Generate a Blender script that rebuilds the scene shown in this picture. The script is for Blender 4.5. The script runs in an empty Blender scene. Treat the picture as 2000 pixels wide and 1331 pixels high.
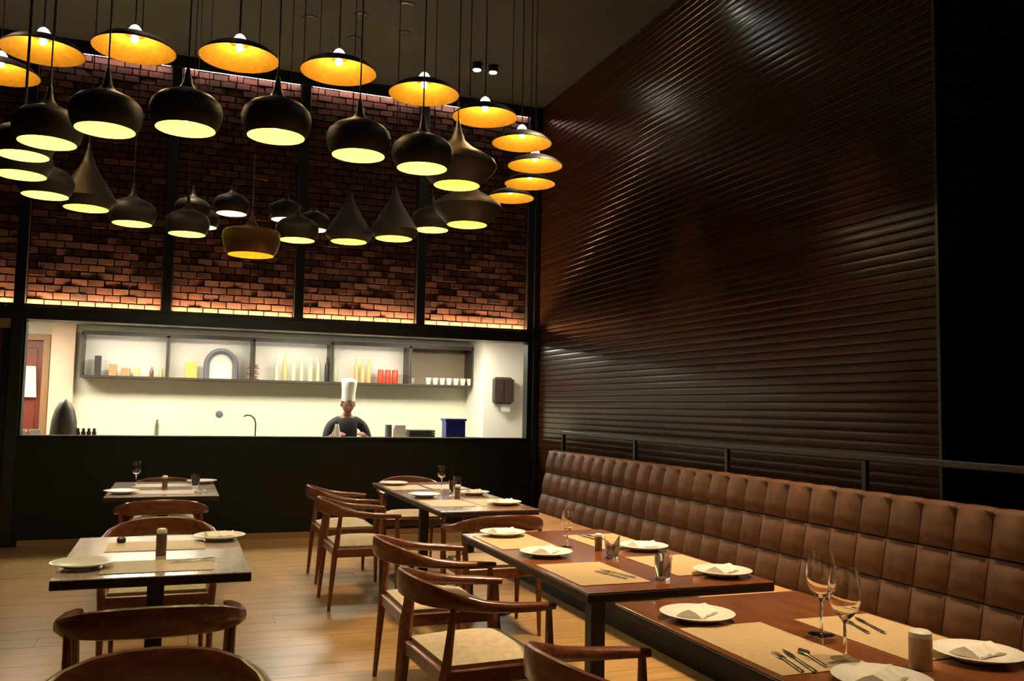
import bpy, math, random
from mathutils import Vector, Matrix
random.seed(7)
S = bpy.context.scene
COL = S.collection
PI = math.pi

# ---------------------------------------------------------------- camera, world, exposure
cam_d = bpy.data.cameras.new('camera'); cam = bpy.data.objects.new('camera', cam_d); COL.objects.link(cam)
cam_d.sensor_fit = 'HORIZONTAL'; cam_d.sensor_width = 36.0; cam_d.lens = 1721.56/2000*36.0
cam_d.clip_start = 0.05; cam_d.clip_end = 60
R = Matrix(((0.93562537, -0.0446456, -0.35015988), (-0.35248349, -0.06480273, -0.93357164), (0.01898855, 0.99689888, -0.07636792)))
# columns of the camera matrix are its right, up and back axes in the room
M4 = R.to_4x4(); M4.translation = Vector((0, 0, 1.42)); cam.matrix_world = M4
cam_d.dof.use_dof = False
S.camera = cam
w = bpy.data.worlds.new('world'); S.world = w; w.use_nodes = True
w.node_tree.nodes['Background'].inputs[0].default_value = (0.9, 0.75, 0.6, 1)
w.node_tree.nodes['Background'].inputs[1].default_value = 0.012
S.view_settings.view_transform = 'Standard'; S.view_settings.look = 'None'
S.view_settings.gamma = 1.0; S.view_settings.use_curve_mapping = False
S.view_settings.exposure = 0.0

# light levels
L_SPOT = 270.0; L_KITCHEN = 40.0; L_BOTTOM_STRIP = 400.0; L_TOP_STRIP = 40.0
L_GOLD = 2.4; L_GREEN = 4.6; L_WHITE = 3.0; L_NECK = 2.5

# ---------------------------------------------------------------- materials
def srgb(r, g, b):
    f = lambda c: (c/255/12.92) if c/255 <= 0.04045 else ((c/255+0.055)/1.055)**2.4
    return (f(r), f(g), f(b), 1)
def mat(name, col, rough=0.5, metal=0.0, var=0.0, scale=8.0, stretch=(1, 1, 1), bump=0.0, coat=0.0, spec=0.5, emit=0.0, ecol=None, trans=0.0, rnd=0.0, sheen=0.0, rv=0.0):
    m = bpy.data.materials.new(name); m.use_nodes = True
    nt = m.node_tree; N = nt.nodes; Lk = nt.links; b = N['Principled BSDF']
    b.inputs['Base Color'].default_value = col; b.inputs['Roughness'].default_value = rough
    b.inputs['Metallic'].default_value = metal; b.inputs['Specular IOR Level'].default_value = spec
    b.inputs['Coat Weight'].default_value = coat; b.inputs['Coat Roughness'].default_value = 0.12; b.inputs['Coat IOR'].default_value = 1.65
    b.inputs['Transmission Weight'].default_value = trans
    if sheen: b.inputs['Sheen Weight'].default_value = sheen
    if emit:
        b.inputs['Emission Color'].default_value = ecol or col; b.inputs['Emission Strength'].default_value = emit
    src = None
    if var or bump or rv:
        tc = N.new('ShaderNodeTexCoord'); mp = N.new('ShaderNodeMapping'); no = N.new('ShaderNodeTexNoise')
        mp.inputs['Scale'].default_value = stretch; no.inputs['Scale'].default_value = scale; no.inputs['Detail'].default_value = 5
        Lk.new(tc.outputs['Object'], mp.inputs[0]); Lk.new(mp.outputs[0], no.inputs[0])
        if rnd:
            oi0 = N.new('ShaderNodeObjectInfo'); vm = N.new('ShaderNodeVectorMath'); vm.operation = 'SCALE'
            cb = N.new('ShaderNodeCombineXYZ'); 
            for k in range(3): Lk.new(oi0.outputs['Random'], cb.inputs[k])
            vm.inputs['Scale'].default_value = 17.0; Lk.new(cb.outputs[0], vm.inputs[0]); Lk.new(vm.outputs[0], mp.inputs['Location'])
        if var:
            mx = N.new('ShaderNodeMix'); mx.data_type = 'RGBA'
            mx.inputs['A'].default_value = (col[0]*(1-var), col[1]*(1-var), col[2]*(1-var), 1)
            mx.inputs['B'].default_value = (min(1, col[0]*(1+var)), min(1, col[1]*(1+var)), min(1, col[2]*(1+var)), 1)
            cr = N.new('ShaderNodeMapRange'); cr.inputs['From Min'].default_value = 0.3; cr.inputs['From Max'].default_value = 0.7
            Lk.new(no.outputs[0], cr.inputs[0]); Lk.new(cr.outputs[0], mx.inputs['Factor']); src = mx.outputs['Result']
        if bump:
            bp = N.new('ShaderNodeBump'); bp.inputs['Strength'].default_value = bump; bp.inputs['Distance'].default_value = 0.004
            Lk.new(no.outputs[0], bp.inputs['Height']); Lk.new(bp.outputs[0], b.inputs['Normal'])
        if rv:
            rr = N.new('ShaderNodeMapRange'); rr.inputs['From Min'].default_value = 0.3; rr.inputs['From Max'].default_value = 0.7
            rr.inputs['To Min'].default_value = max(0.03, rough-rv); rr.inputs['To Max'].default_value = rough+rv
            Lk.new(no.outputs[0], rr.inputs[0]); Lk.new(rr.outputs[0], b.inputs['Roughness'])
    if rnd:
        oi = N.new('ShaderNodeObjectInfo'); hs = N.new('ShaderNodeHueSaturation'); mr = N.new('ShaderNodeMapRange')
        mr.inputs['To Min'].default_value = 1-rnd; mr.inputs['To Max'].default_value = 1+rnd
        Lk.new(oi.outputs['Random'], mr.inputs[0]); Lk.new(mr.outputs[0], hs.inputs['Value'])
        if src is not None: Lk.new(src, hs.inputs['Color'])
        else: hs.inputs['Color'].default_value = col
        src = hs.outputs[0]
    if src is not None: Lk.new(src, b.inputs['Base Color'])
    return m

M = {}
M['floor'] = mat('floor_wood', (0.33, 0.195, 0.072, 1), 0.30, var=0.16, scale=3, stretch=(1, 6, 1), rnd=0.08)
M['joint'] = mat('dark_joint', (0.03, 0.02, 0.012, 1), 0.8)
M['ceiling'] = mat('ceiling_paint', (0.015, 0.0165, 0.011, 1), 0.85, var=0.25, scale=1.5)
M['black'] = mat('black_lacquer', (0.0045, 0.005, 0.003, 1), 0.55, spec=0.3, var=0.3, scale=3)
M['blackmetal'] = mat('black_metal', (0.012, 0.011, 0.010, 1), 0.38, metal=0.0)
M['backing'] = mat('dark_backing', (0.012, 0.008, 0.006, 1), 0.8)
M['brick'] = mat('brick_clay', (0.075, 0.023, 0.0095, 1), 0.75, var=0.35, scale=14, bump=0.3, rnd=0.38)
M['slat'] = mat('dark_slat_wood', (0.026, 0.0095, 0.0036, 1), 0.21, var=0.2, scale=1.5, stretch=(1, 0.4, 3), rnd=0.08, spec=0.22)
M['slat_back'] = mat('slat_backing', (0.018, 0.008, 0.004, 1), 0.5)
M['slat_dark'] = mat('black_slat_wood', (0.016, 0.010, 0.007, 1), 0.40, var=0.3, scale=3, rnd=0.1)
M['door'] = mat('dark_red_door', (0.12, 0.022, 0.012, 1), 0.5, var=0.3, scale=3, stretch=(6, 1, 1))
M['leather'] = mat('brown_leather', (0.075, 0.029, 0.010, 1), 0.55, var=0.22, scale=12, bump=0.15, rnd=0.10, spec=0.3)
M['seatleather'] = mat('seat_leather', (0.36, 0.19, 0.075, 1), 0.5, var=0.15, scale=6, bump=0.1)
M['chairwood'] = mat('chair_wood', (0.15, 0.046, 0.019, 1), 0.28, var=0.35, scale=9, stretch=(1, 6, 6), coat=0.2)
M['cushion'] = mat('chair_cushion', (0.42, 0.33, 0.21, 1), 0.75, var=0.12, scale=30, bump=0.15)
M['tablewood'] = mat('table_wood', (0.25, 0.080, 0.023, 1), 0.20, var=0.22, scale=4, stretch=(5, 1, 1), coat=0.9, spec=0.7)
M['tablepale'] = mat('sheen_painted_wood', (0.58, 0.45, 0.38, 1), 0.2, var=0.12, scale=4, stretch=(5, 1, 1), coat=0.9)  # kitchen's reflection on the two left tabletops, put into a paler base colour
M['tablemid'] = mat('lit_tone_wood', (0.32, 0.17, 0.09, 1), 0.2, var=0.18, scale=4, stretch=(5, 1, 1), coat=0.8)  # same wood as the middle table, its lit look put into the colour
M['tableedge'] = mat('table_edge', (0.020, 0.012, 0.009, 1), 0.4)
M['mat'] = mat('placemat_weave', (0.46, 0.32, 0.16, 1), 0.5, var=0.10, scale=60, bump=0.2)
M['china'] = mat('white_china', (0.82, 0.77, 0.68, 1), 0.2)
M['napkin'] = mat('white_napkin', (0.80, 0.73, 0.62, 1), 0.8, var=0.05)
M['steel'] = mat('steel', (0.6, 0.57, 0.52, 1), 0.22, metal=1.0)
M['glass'] = mat('clear_glass', (0.97, 0.97, 0.95, 1), 0.03, trans=1.0)
M['ceramic'] = mat('beige_ceramic', (0.60, 0.46, 0.28, 1), 0.4, var=0.1)
M['wick'] = mat('pale_top', (0.85, 0.78, 0.66, 1), 0.4)
M['brownglass'] = mat('brown_shaker', (0.20, 0.10, 0.04, 1), 0.25, var=0.3, scale=20)
M['gold'] = mat('gold_lining', (0.80, 0.38, 0.03, 1), 0.42, metal=0.35, var=0.12, scale=40, bump=0.15)
M['green'] = mat('yellow_green_lining', (0.66, 0.88, 0.085, 1), 0.5)
M['cream'] = mat('cream_lining', (0.82, 0.78, 0.45, 1), 0.5)
M['shade'] = mat('matt_black_shade', (0.032, 0.027, 0.022, 1), 0.5, var=0.1, scale=30)
M['bronze'] = mat('bronze_shade', (0.12, 0.06, 0.02, 1), 0.35, metal=0.6)
M['neck'] = mat('glowing_neck', (0.9, 0.85, 0.8, 1), 0.4, emit=L_NECK, ecol=(1, 0.92, 0.80, 1))
M['bulb'] = mat('bulb', (1, 0.9, 0.7, 1), 0.4, emit=14, ecol=(1, 0.82, 0.42, 1))
M['bulbg'] = mat('bulb_green', (1, 0.95, 0.5, 1), 0.4, emit=2.2, ecol=(1, 0.97, 0.45, 1))
M['cord'] = mat('cord', (0.03, 0.03, 0.028, 1), 0.5)
M['strip_b'] = mat('strip_warm', (1, .8, .5, 1), 0.5, emit=L_BOTTOM_STRIP, ecol=(1, 0.66, 0.34, 1))
M['strip_t'] = mat('strip_pink', (1, .8, .8, 1), 0.5, emit=L_TOP_STRIP, ecol=(1, 0.70, 0.62, 1))
M['lens'] = mat('spot_lens', (1, 1, 1, 1), 0.4, emit=45, ecol=(1, 0.95, 0.86, 1))
M['kwall'] = mat('kitchen_tile', (0.74, 0.72, 0.56, 1), 0.45, var=0.03, scale=2)
M['kwhite'] = mat('kitchen_white', (0.80, 0.76, 0.68, 1), 0.5)
M['kpink'] = mat('kitchen_pink_plaster', (0.72, 0.52, 0.38, 1), 0.6)
M['kceil'] = mat('kitchen_ceiling', (0.62, 0.58, 0.48, 1), 0.6)
M['kpanel'] = mat('kitchen_panel_light', (1, 1, 1, 1), 0.5, emit=L_KITCHEN, ecol=(1, 0.93, 0.74, 1))
M['cabframe'] = mat('cabinet_frame', (0.045, 0.034, 0.020, 1), 0.45)
M['cabback'] = mat('cabinet_back', (0.80, 0.76, 0.66, 1), 0.5)
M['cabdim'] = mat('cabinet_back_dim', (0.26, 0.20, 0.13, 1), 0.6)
M['cabstrip'] = mat('cabinet_strip', (1, 1, 1, 1), 0.5, emit=15, ecol=(1, 0.95, 0.85, 1))
M['redwood'] = mat('kitchen_door_red', (0.17, 0.030, 0.012, 1), 0.45, var=0.3, scale=3)
M['frame'] = mat('door_frame_brown', (0.32, 0.17, 0.075, 1), 0.5)
M['jacket'] = mat('chef_jacket', (0.010, 0.008, 0.011, 1), 0.8, var=0.2)
M['skin'] = mat('skin', (0.20, 0.075, 0.042, 1), 0.55)
M['hair'] = mat('hair', (0.02, 0.014, 0.01, 1), 0.6)
M['white'] = mat('white_cloth', (0.82, 0.76, 0.68, 1), 0.8)
M['blue'] = mat('blue_plastic', (0.022, 0.028, 0.26, 1), 0.4)
M['darkgrey'] = mat('dark_grey_plastic', (0.035, 0.030, 0.022, 1), 0.5, var=0.2, scale=8)
M['brown'] = mat('dark_brown_cover', (0.045, 0.026, 0.018, 1), 0.5, var=0.2, scale=8)
M['red'] = mat('red_tin', (0.60, 0.06, 0.02, 1), 0.4)
M['orange'] = mat('pale_orange', (0.80, 0.52, 0.22, 1), 0.4)
M['pale'] = mat('pale_green_glass', (0.62, 0.64, 0.42, 1), 0.3)
M['beige'] = mat('beige_box', (0.42, 0.25, 0.12, 1), 0.6)
M['yellow'] = mat('yellow_box', (0.75, 0.45, 0.10, 1), 0.5)
M['grey'] = mat('grey_plastic', (0.13, 0.125, 0.15, 1), 0.5)

# ---------------------------------------------------------------- mesh helpers
class MB:
    def __init__(s): s.v = []; s.f = []
    def add(s, vs, fs):
        n = len(s.v); s.v += [tuple(v) for v in vs]; s.f += [tuple(i+n for i in f) for f in fs]; return s
    def box(s, x0, x1, y0, y1, z0, z1, bev=0.0):
        if bev <= 0:
            vs = [(x, y, z) for z in (z0, z1) for y in (y0, y1) for x in (x0, x1)]
            return s.add(vs, [(0, 2, 3, 1), (4, 5, 7, 6), (0, 1, 5, 4), (1, 3, 7, 5), (3, 2, 6, 7), (2, 0, 4, 6)])
        b = bev; rings = []
        for z, i in ((z0, b), (z0+b, 0), (z1-b, 0), (z1, b)):
            a, c, d, e = x0+i, x1-i, y0+i, y1-i
            k = b if i == 0 else 0.0
            # eight-sided ring
            q = b*0.6
            rings.append([(a+q, d, z), (c-q, d, z), (c, d+q, z), (c, e-q, z), (c-q, e, z), (a+q, e, z), (a, e-q, z), (a, d+q, z)])
        vs = [p for r in rings for p in r]; fs = []
        for r in range(3):
            for i in range(8):
                j = (i+1) % 8; fs.append((r*8+i, r*8+j, r*8+8+j, r*8+8+i))
        fs.append(tuple(range(7, -1, -1))); fs.append(tuple(24+i for i in range(8)))
        return s.add(vs, fs)
    def lathe(s, prof, seg=20, c=(0, 0, 0), cap=True):
        vs = []; fs = []; n = len(prof)
        for r, z in prof:
            for k in range(seg):
                a = 2*PI*k/seg; vs.append((c[0]+r*math.cos(a), c[1]+r*math.sin(a), c[2]+z))
        for i in range(n-1):
            for k in range(seg):
                j = (k+1) % seg; fs.append((i*seg+k, i*seg+j, (i+1)*seg+j, (i+1)*seg+k))
        if cap:
            if prof[0][0] > 1e-4: fs.append(tuple(range(seg-1, -1, -1)))
            if prof[-1][0] > 1e-4: fs.append(tuple((n-1)*seg+k for k in range(seg)))
        return s.add(vs, fs)
    def tube(s, pts, rad, seg=8, flat=1.0, up=None):
        pts = [Vector(p) for p in pts]; vs = []; fs = []; n = len(pts)
        if not hasattr(rad, '__len__'): rad = [rad]*n
        for i, p in enumerate(pts):
            t = (pts[min(i+1, n-1)]-pts[max(i-1, 0)]).normalized()
            u = Vector(up) if up else (Vector((0, 0, 1)) if abs(t.z) < 0.9 else Vector((1, 0, 0)))
            a = t.cross(u).normalized(); b = a.cross(t).normalized()
            for k in range(seg):
                an = 2*PI*k/seg; vs.append(p+a*math.cos(an)*rad[i]+b*math.sin(an)*rad[i]*flat)
        for i in range(n-1):
            for k in range(seg):
                j = (k+1) % seg; fs.append((i*seg+k, i*seg+j, (i+1)*seg+j, (i+1)*seg+k))
        fs.append(tuple(range(seg-1, -1, -1))); fs.append(tuple((n-1)*seg+k for k in range(seg)))
        return s.add(vs, fs)
    def sweep(s, pts, sizes, seg=10):
        # oval cross sections: sizes = (half width sideways, half height in z)
        pts = [Vector(p) for p in pts]; vs = []; fs = []; n = len(pts)
        for i, p in enumerate(pts):
            t = (pts[min(i+1, n-1)]-pts[max(i-1, 0)]).normalized()
            a = t.cross(Vector((0, 0, 1))).normalized(); b = a.cross(t).normalized()
            for k in range(seg):
                an = 2*PI*k/seg; ca, sa = math.cos(an), math.sin(an)
                e = 0.7
                vs.append(p+a*math.copysign(abs(ca)**e, ca)*sizes[i][0]+b*math.copysign(abs(sa)**e, sa)*sizes[i][1])
        for i in range(n-1):
            for k in range(seg):
                j = (k+1) % seg; fs.append((i*seg+k, i*seg+j, (i+1)*seg+j, (i+1)*seg+k))
        fs.append(tuple(range(seg-1, -1, -1))); fs.append(tuple((n-1)*seg+k for k in range(seg)))
        return s.add(vs, fs)
    def sphere(s, c, r, seg=12, rings=7, sq=1.0):
        return s.lathe([(max(1e-5, r*math.sin(PI*i/rings)), -r*sq*math.cos(PI*i/rings)) for i in range(rings+1)], seg, c, cap=False)
    def mesh(s, name, m, smooth=False):
        me = bpy.data.meshes.new(name); me.from_pydata(s.v, [], s.f); me.update()
        if m: me.materials.append(m)
        if smooth:
            me.polygons.foreach_set('use_smooth', [True]*len(me.polygons))
            try: me.set_sharp_from_angle(angle=math.radians(42))
            except Exception: pass
        return me
    def build(s, name, m, parent=None, smooth=False, loc=(0, 0, 0)):
        return link(name, s.mesh(name, m, smooth), parent, loc)

def link(name, me, parent=None, loc=(0, 0, 0), rot=None):
    o = bpy.data.objects.new(name, me); COL.objects.link(o); o.location = loc
    if rot: o.rotation_euler = rot
    if parent: o.parent = parent
    return o
def tag(o, label=None, cat=None, group=None, kind=None):
    if label: o['label'] = label
    if cat: o['category'] = cat
    if group: o['group'] = group
    if kind: o['kind'] = kind
    return o
def thing(name, label, cat, loc=(0, 0, 0), rz=0.0, group=None):
    o = bpy.data.objects.new(name, None); COL.objects.link(o); o.empty_display_size = 0.1
    o.location = loc; o.rotation_euler = (0, 0, rz)
    return tag(o, label, cat, group)
def dup(o, loc=None, rz=None, label=None, parent=None):
    c = o.copy(); COL.objects.link(c)
    if parent is not None: c.parent = parent
    if loc is not None: c.location = loc
    if rz is not None: c.rotation_euler = (0, 0, rz)
    if label: c['label'] = label
    for ch in [x for x in KIDS.get(o.name, [])]: 
        k = dup(ch, parent=c); KIDS.setdefault(c.name, []).append(k)
    return c
KIDS = {}
def index_kids():
    KIDS.clear()
    for o in bpy.data.objects:
        if o.parent: KIDS.setdefault(o.parent.name, []).append(o)
def struct(o, label=None):
    o['kind'] = 'structure'
    if label: o['label'] = label
    return o

XW = 3.95      # right wall plane
YB = 9.70      # front plane of the back wall
ZC = 5.05      # ceiling

# ---------------------------------------------------------------- large structure
fl = struct(MB().box(-3.1, 6.2, -1.8, 12.2, -0.12, -0.018).build('floor', M['joint']))
random.seed(3)
pl_len = 2.2; row_h = 0.2; me_cache = {}
y = -0.0; r = 0
while y < YB-0.01:
    x = -3.05-((r*0.83) % pl_len); h = min(row_h, YB-y)
    while x < 4.0:
        a = max(x, -3.05); b = min(x+pl_len, 4.0)
        if b-a > 0.06:
            key = (round(b-a, 2), round(h, 2))
            if key not in me_cache:
                me_cache[key] = MB().box(-key[0]/2+0.0015, key[0]/2-0.0015, -key[1]/2+0.0015, key[1]/2-0.0015, -0.018, 0.0, 0).mesh('plank', M['floor'])
            link('plank', me_cache[key], fl, ((a+b)/2, y+h/2, random.uniform(-0.0008, 0.0)))
        x += pl_len
    y += row_h; r += 1
struct(MB().box(-3.1, 6.2, -1.8, 9.95, ZC, ZC+0.1).build('ceiling', M['ceiling']))
struct(MB().box(-3.2, -3.05, -1.8, 9.95, -0.1, ZC).build('wall_left', M['black']))
struct(MB().box(-3.1, 6.2, -1.9, -1.8, -0.1, ZC).build('wall_front', M['backing']))

# back wall: dado of the kitchen hatch, jambs, backing of the brickwork
wb = MB()
wb.box(-1.43, 3.842, YB, YB+0.14, 0, 1.045)
wb.box(3.842, XW+0.1, YB, YB+0.14, 0, 2.2)
wb.box(-1.62, -1.43, YB, YB+0.14, 0, 2.2)
wb.box(-3.05, -2.55, YB, YB+0.14, 0, 2.2)
wb.box(-3.05, XW+0.1, YB+0.16, YB+0.24, 2.2, ZC)
struct(wb.build('wall_back', M['black']), 'black wall with the kitchen hatch cut into it')
struct(MB().box(-1.45, 3.855, YB-0.012, YB+0.16, 1.045, 1.068, 0.004).build('trim_1', M['black']), 'black sill of the kitchen hatch')
struct(MB().box(-3.05, XW, YB-0.01, YB+0.16, 2.2, 2.325, 0.006).build('trim_2', M['blackmetal']), 'black steel beam over the kitchen hatch')
struct(MB().box(-3.05, XW, YB-0.01, YB-0.002, 2.3252, 2.352).build('trim_14', M['blackmetal']), 'thin black lip in front of the light strip')
struct(MB().box(-3.05, XW, YB-0.03, YB-0.005, 4.925, ZC).build('trim_3', M['blackmetal']), 'black fascia along the ceiling above the brickwork')
posts = [-1.505, -0.17, 1.165, 2.52, 3.87]
for i, px in enumerate(posts):
    struct(MB().box(px-0.05, px+0.05, YB-0.012, YB+0.1, 2.326, 4.954, 0.004).build('trim_%d' % (4+i), M['blackmetal']), 'black steel post between two bays of brickwork')
struct(MB().box(-1.56, -1.452, YB-0.02, YB-0.001, 0.0, 2.199, 0.004).build('trim_9', M['blackmetal']), 'black upright left of the kitchen hatch')
struct(MB().box(-1.40, XW, YB-0.014, YB-0.001, 0, 0.06).build('baseboard_back', M['frame']))
# brick bays
def bay(x0, x1, cols, skipleft=0):
    p = struct(MB().box(x0, x1, YB+0.13, YB+0.158, 2.326, 4.954).build('wall_back', M['backing']), 'bay of dark backing carrying rows of bricks')
    wdt = (x1-x0)/cols; rows = 35; ph = (4.945-2.335)/rows
    full = MB().box(-wdt/2+0.006, wdt/2-0.006, -0.03, 0.03, -ph/2+0.007, ph/2-0.007, 0).mesh('brick', M['brick'])
    half = MB().box(-wdt/4+0.004, wdt/4-0.004, -0.03, 0.03, -ph/2+0.007, ph/2-0.007, 0).mesh('brick', M['brick'])
    for r in range(rows):
        z = 2.335+ph*(r+0.5)
        if r % 2 == 0: xs = [(x0+wdt*(k+0.5), full) for k in range(cols)]
        else: xs = [(x0+wdt*0.25, half)]+[(x0+wdt*(k+1), full) for k in range(cols-1)]+[(x1-wdt*0.25, half)]
        for x, me in xs:
            link('brick', me, p, (x, YB+0.100+random.uniform(-0.014, 0.008), z), (random.uniform(-0.05, 0.05), 0, random.uniform(-0.03, 0.03)))
for a, b in zip(posts[:-1], posts[1:]): bay(a+0.052, b-0.052, 8)
bay(-1.9, posts[0]-0.052, 2)
# light strips washing the bricks from below and from above
def strip(x0, x1, z, m, up, label, grp):
    t = thing('light_strip', label, 'light strip', ((x0+x1)/2, YB+0.028, z), group=grp)
    hw = (x1-x0)/2
    MB().box(-hw, hw, -0.012, 0.012, -0.004, 0.004).build('housing', M['blackmetal'], t)
    MB().box(-hw+0.01, hw-0.01, -0.009, 0.009, *((0.004, 0.010) if up else (-0.010, -0.004))).build('diffuser', m, t)
names = ['first', 'second', 'third', 'fourth']
for i, (a, b) in enumerate(zip(posts[:-1], posts[1:])):
    strip(a+0.06, b-0.06, 2.331, M['strip_b'], True, 'warm light strip glowing up the bottom of the %s brick bay from the left' % names[i], 'strips under the brick bays')
    strip(a+0.06, b-0.06, 4.948, M['strip_t'], False, 'pinkish light strip along the top of the %s brick bay from the left' % names[i], 'strips over the brick bays')
strip(-2.9, posts[0]-0.06, 2.331, M['strip_b'], True, 'warm light strip above the dark door at the far left', 'strips under the brick bays')

# dark red door left of the hatch
d1 = struct(MB().box(-2.549, -1.621, YB+0.03, YB+0.08, 0.0, 2.10, 0.004).build('door_1', M['door']), 'dark red door left of the kitchen hatch')
for z0, z1 in ((0.15, 0.95), (1.10, 1.98)):
    MB().box(-2.43, -1.74, YB+0.018, YB+0.03, z0, z1, 0.005).build('panel', M['door'], d1)
MB().tube([(-1.68, YB+0.03, 1.0), (-1.68, YB-0.02, 1.0), (-1.77, YB-0.02, 1.0)], 0.009).build('handle', M['steel'], d1, True)
struct(MB().box(-2.55, -1.562, YB-0.015, YB+0.1, 2.102, 2.198, 0.004).build('trim_10', M['frame']), 'brown lintel over the dark red door')

# right wall of horizontal slats, ending where a black slatted return faces the room
YR = 3.75
wr = struct(MB().box(XW+0.02, XW+0.12, YR+0.02, YB+0.3, 0, ZC).build('wall_right', M['slat_back']), 'dark wall clad with horizontal brown slats')
pitch = 0.0595; n = int(ZC/pitch)
def slat_mesh(length, m, axis):
    # rounded front face, one long piece
    prof = [(0.0, -0.0285), (-0.005, -0.0285), (-0.0105, -0.0235), (-0.0114, -0.010), (-0.0114, 0.010), (-0.0105, 0.0235), (-0.005, 0.0285), (0.0, 0.0285)]
    vs = []
    for e in (-length/2, length/2):
        for d, z in prof: vs.append((d, e, z) if axis == 'y' else (e, d, z))
    k = len(prof); fs = [(i, (i+1) % k, k+(i+1) % k, k+i) for i in range(k)]+[tuple(range(k-1, -1, -1)), tuple(range(k, 2*k))]
    b = MB().add(vs, fs); me = b.mesh('slat', m, False); return me
sm = slat_mesh(YB-YR-0.02, M['slat'], 'y')
for i in range(n):
    link('slat', sm, wr, (XW+0.019, (YB+YR)/2, 0.04+i*pitch))
wr2 = struct(MB().box(XW+0.03, 6.2, YR+0.03, YR+0.12, 0, ZC).build('wall_right', M['backing']), 'black slatted wall face turning away to the right')
sm2 = slat_mesh(2.2, M['slat_dark'], 'x')
for i in range(n):
    link('slat', sm2, wr2, (XW+0.03+1.1, YR+0.03, 0.04+i*pitch))
struct(MB().box(XW+0.002, XW+0.03, YR-0.004, YR+0.018, 0, ZC).build('trim_11', M['blackmetal']), 'black corner strip where the slatted wall turns')
struct(MB().box(6.1, 6.2, -1.8, YR+0.1, 0, ZC).build('wall_right', M['backing']), 'dark wall far to the right')
struct(MB().box(XW-0.055, XW-0.001, YB-0.055, YB-0.014, 0.0, ZC).build('trim_12', M['blackmetal']), 'black upright in the far corner beside the slatted wall')

# ---------------------------------------------------------------- kitchen shell
KY = 12.0; KC = 2.34
kw = MB(); kw.box(-2.5, 4.9, KY, KY+0.1, 0, KC)
struct(kw.build('wall_kitchen', M['kwall']), 'pale tiled back wall of the kitchen')
struct(MB().box(-2.6, -2.5, YB+0.14, KY+0.1, 0, KC).build('wall_kitchen_left', M['kwhite']))
struct(MB().box(4.9, 5.0, YB+0.14, KY+0.1, 0, KC).build('wall_kitchen_right', M['kwhite']))
struct(MB().box(-2.6, 5.0, YB+0.145, KY+0.1, KC, KC+0.08).build('ceiling', M['kceil']), 'kitchen ceiling')
struct(MB().box(-1.47, -1.21, KY-0.16, KY-0.001, 0, KC-0.001).build('wall_pier', M['kpink']), 'pinkish plaster pier beside the red kitchen door')
struct(MB().box(3.81, 4.899, 11.2, KY-0.001, 0, KC-0.001).build('wall_pier', M['kwhite']), 'white pier at the right end of the kitchen')
d2 = struct(MB().box(-2.20, -1.56, KY-0.06, KY-0.001, 0, 2.12, 0.004).build('door_2', M['redwood']), 'red brown door at the left end of the kitchen')
MB().box(-2.1, -1.62, KY-0.075, KY-0.06, 1.5, 2.03, 0.004).build('panel', M['redwood'], d2)
MB().box(-2.1, -1.62, KY-0.075, KY-0.06, 0.3, 1.35, 0.004).build('panel', M['redwood'], d2)
struct(MB().box(-1.56, -1.485, KY-0.10, KY-0.001, 0, 2.2, 0.004).box(-2.3, -1.56, KY-0.10, KY-0.001, 2.125, 2.2, 0.004).build('trim_13', M['frame']), 'brown frame round the red kitchen door')
for i, (x, lab) in enumerate(((-1.75, 'left'), (-0.2, 'middle left'), (1.5, 'middle'), (3.1, 'right'))):
    t = thing('ceiling_light', 'flat bright panel light on the kitchen ceiling, %s one' % lab, 'ceiling light', (x, 10.65, KC), group='kitchen ceiling panel lights')
    MB().box(-0.48, 0.48, -0.28, 0.28, -0.025, -0.001).build('frame', M['kwhite'], t)
    MB().box(-0.45, 0.45, -0.25, 0.25, -0.032, -0.0255).build('diffuser', M['kpanel'], t)

# ---------------------------------------------------------------- banquette
bq = thing('banquette', 'long brown leather banquette with square stitched pads along the slatted wall', 'bench', (0, 0, 0))
y0, y1 = 0.9, 7.84
MB().box(2.72, 3.2, y0, y1-0.02, 0.0, 0.33).build('plinth', M['black'], bq)
ncol = 35; cp = 0.1975
nseat = 5; sl = (y1-y0)/nseat
for k in range(nseat):
    MB().box(2.64, 3.2, y0+k*sl+0.003, y0+(k+1)*sl-0.003, 0.33, 0.455, 0.02).build('seat_cushion', M['seatleather'], bq, True)
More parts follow.
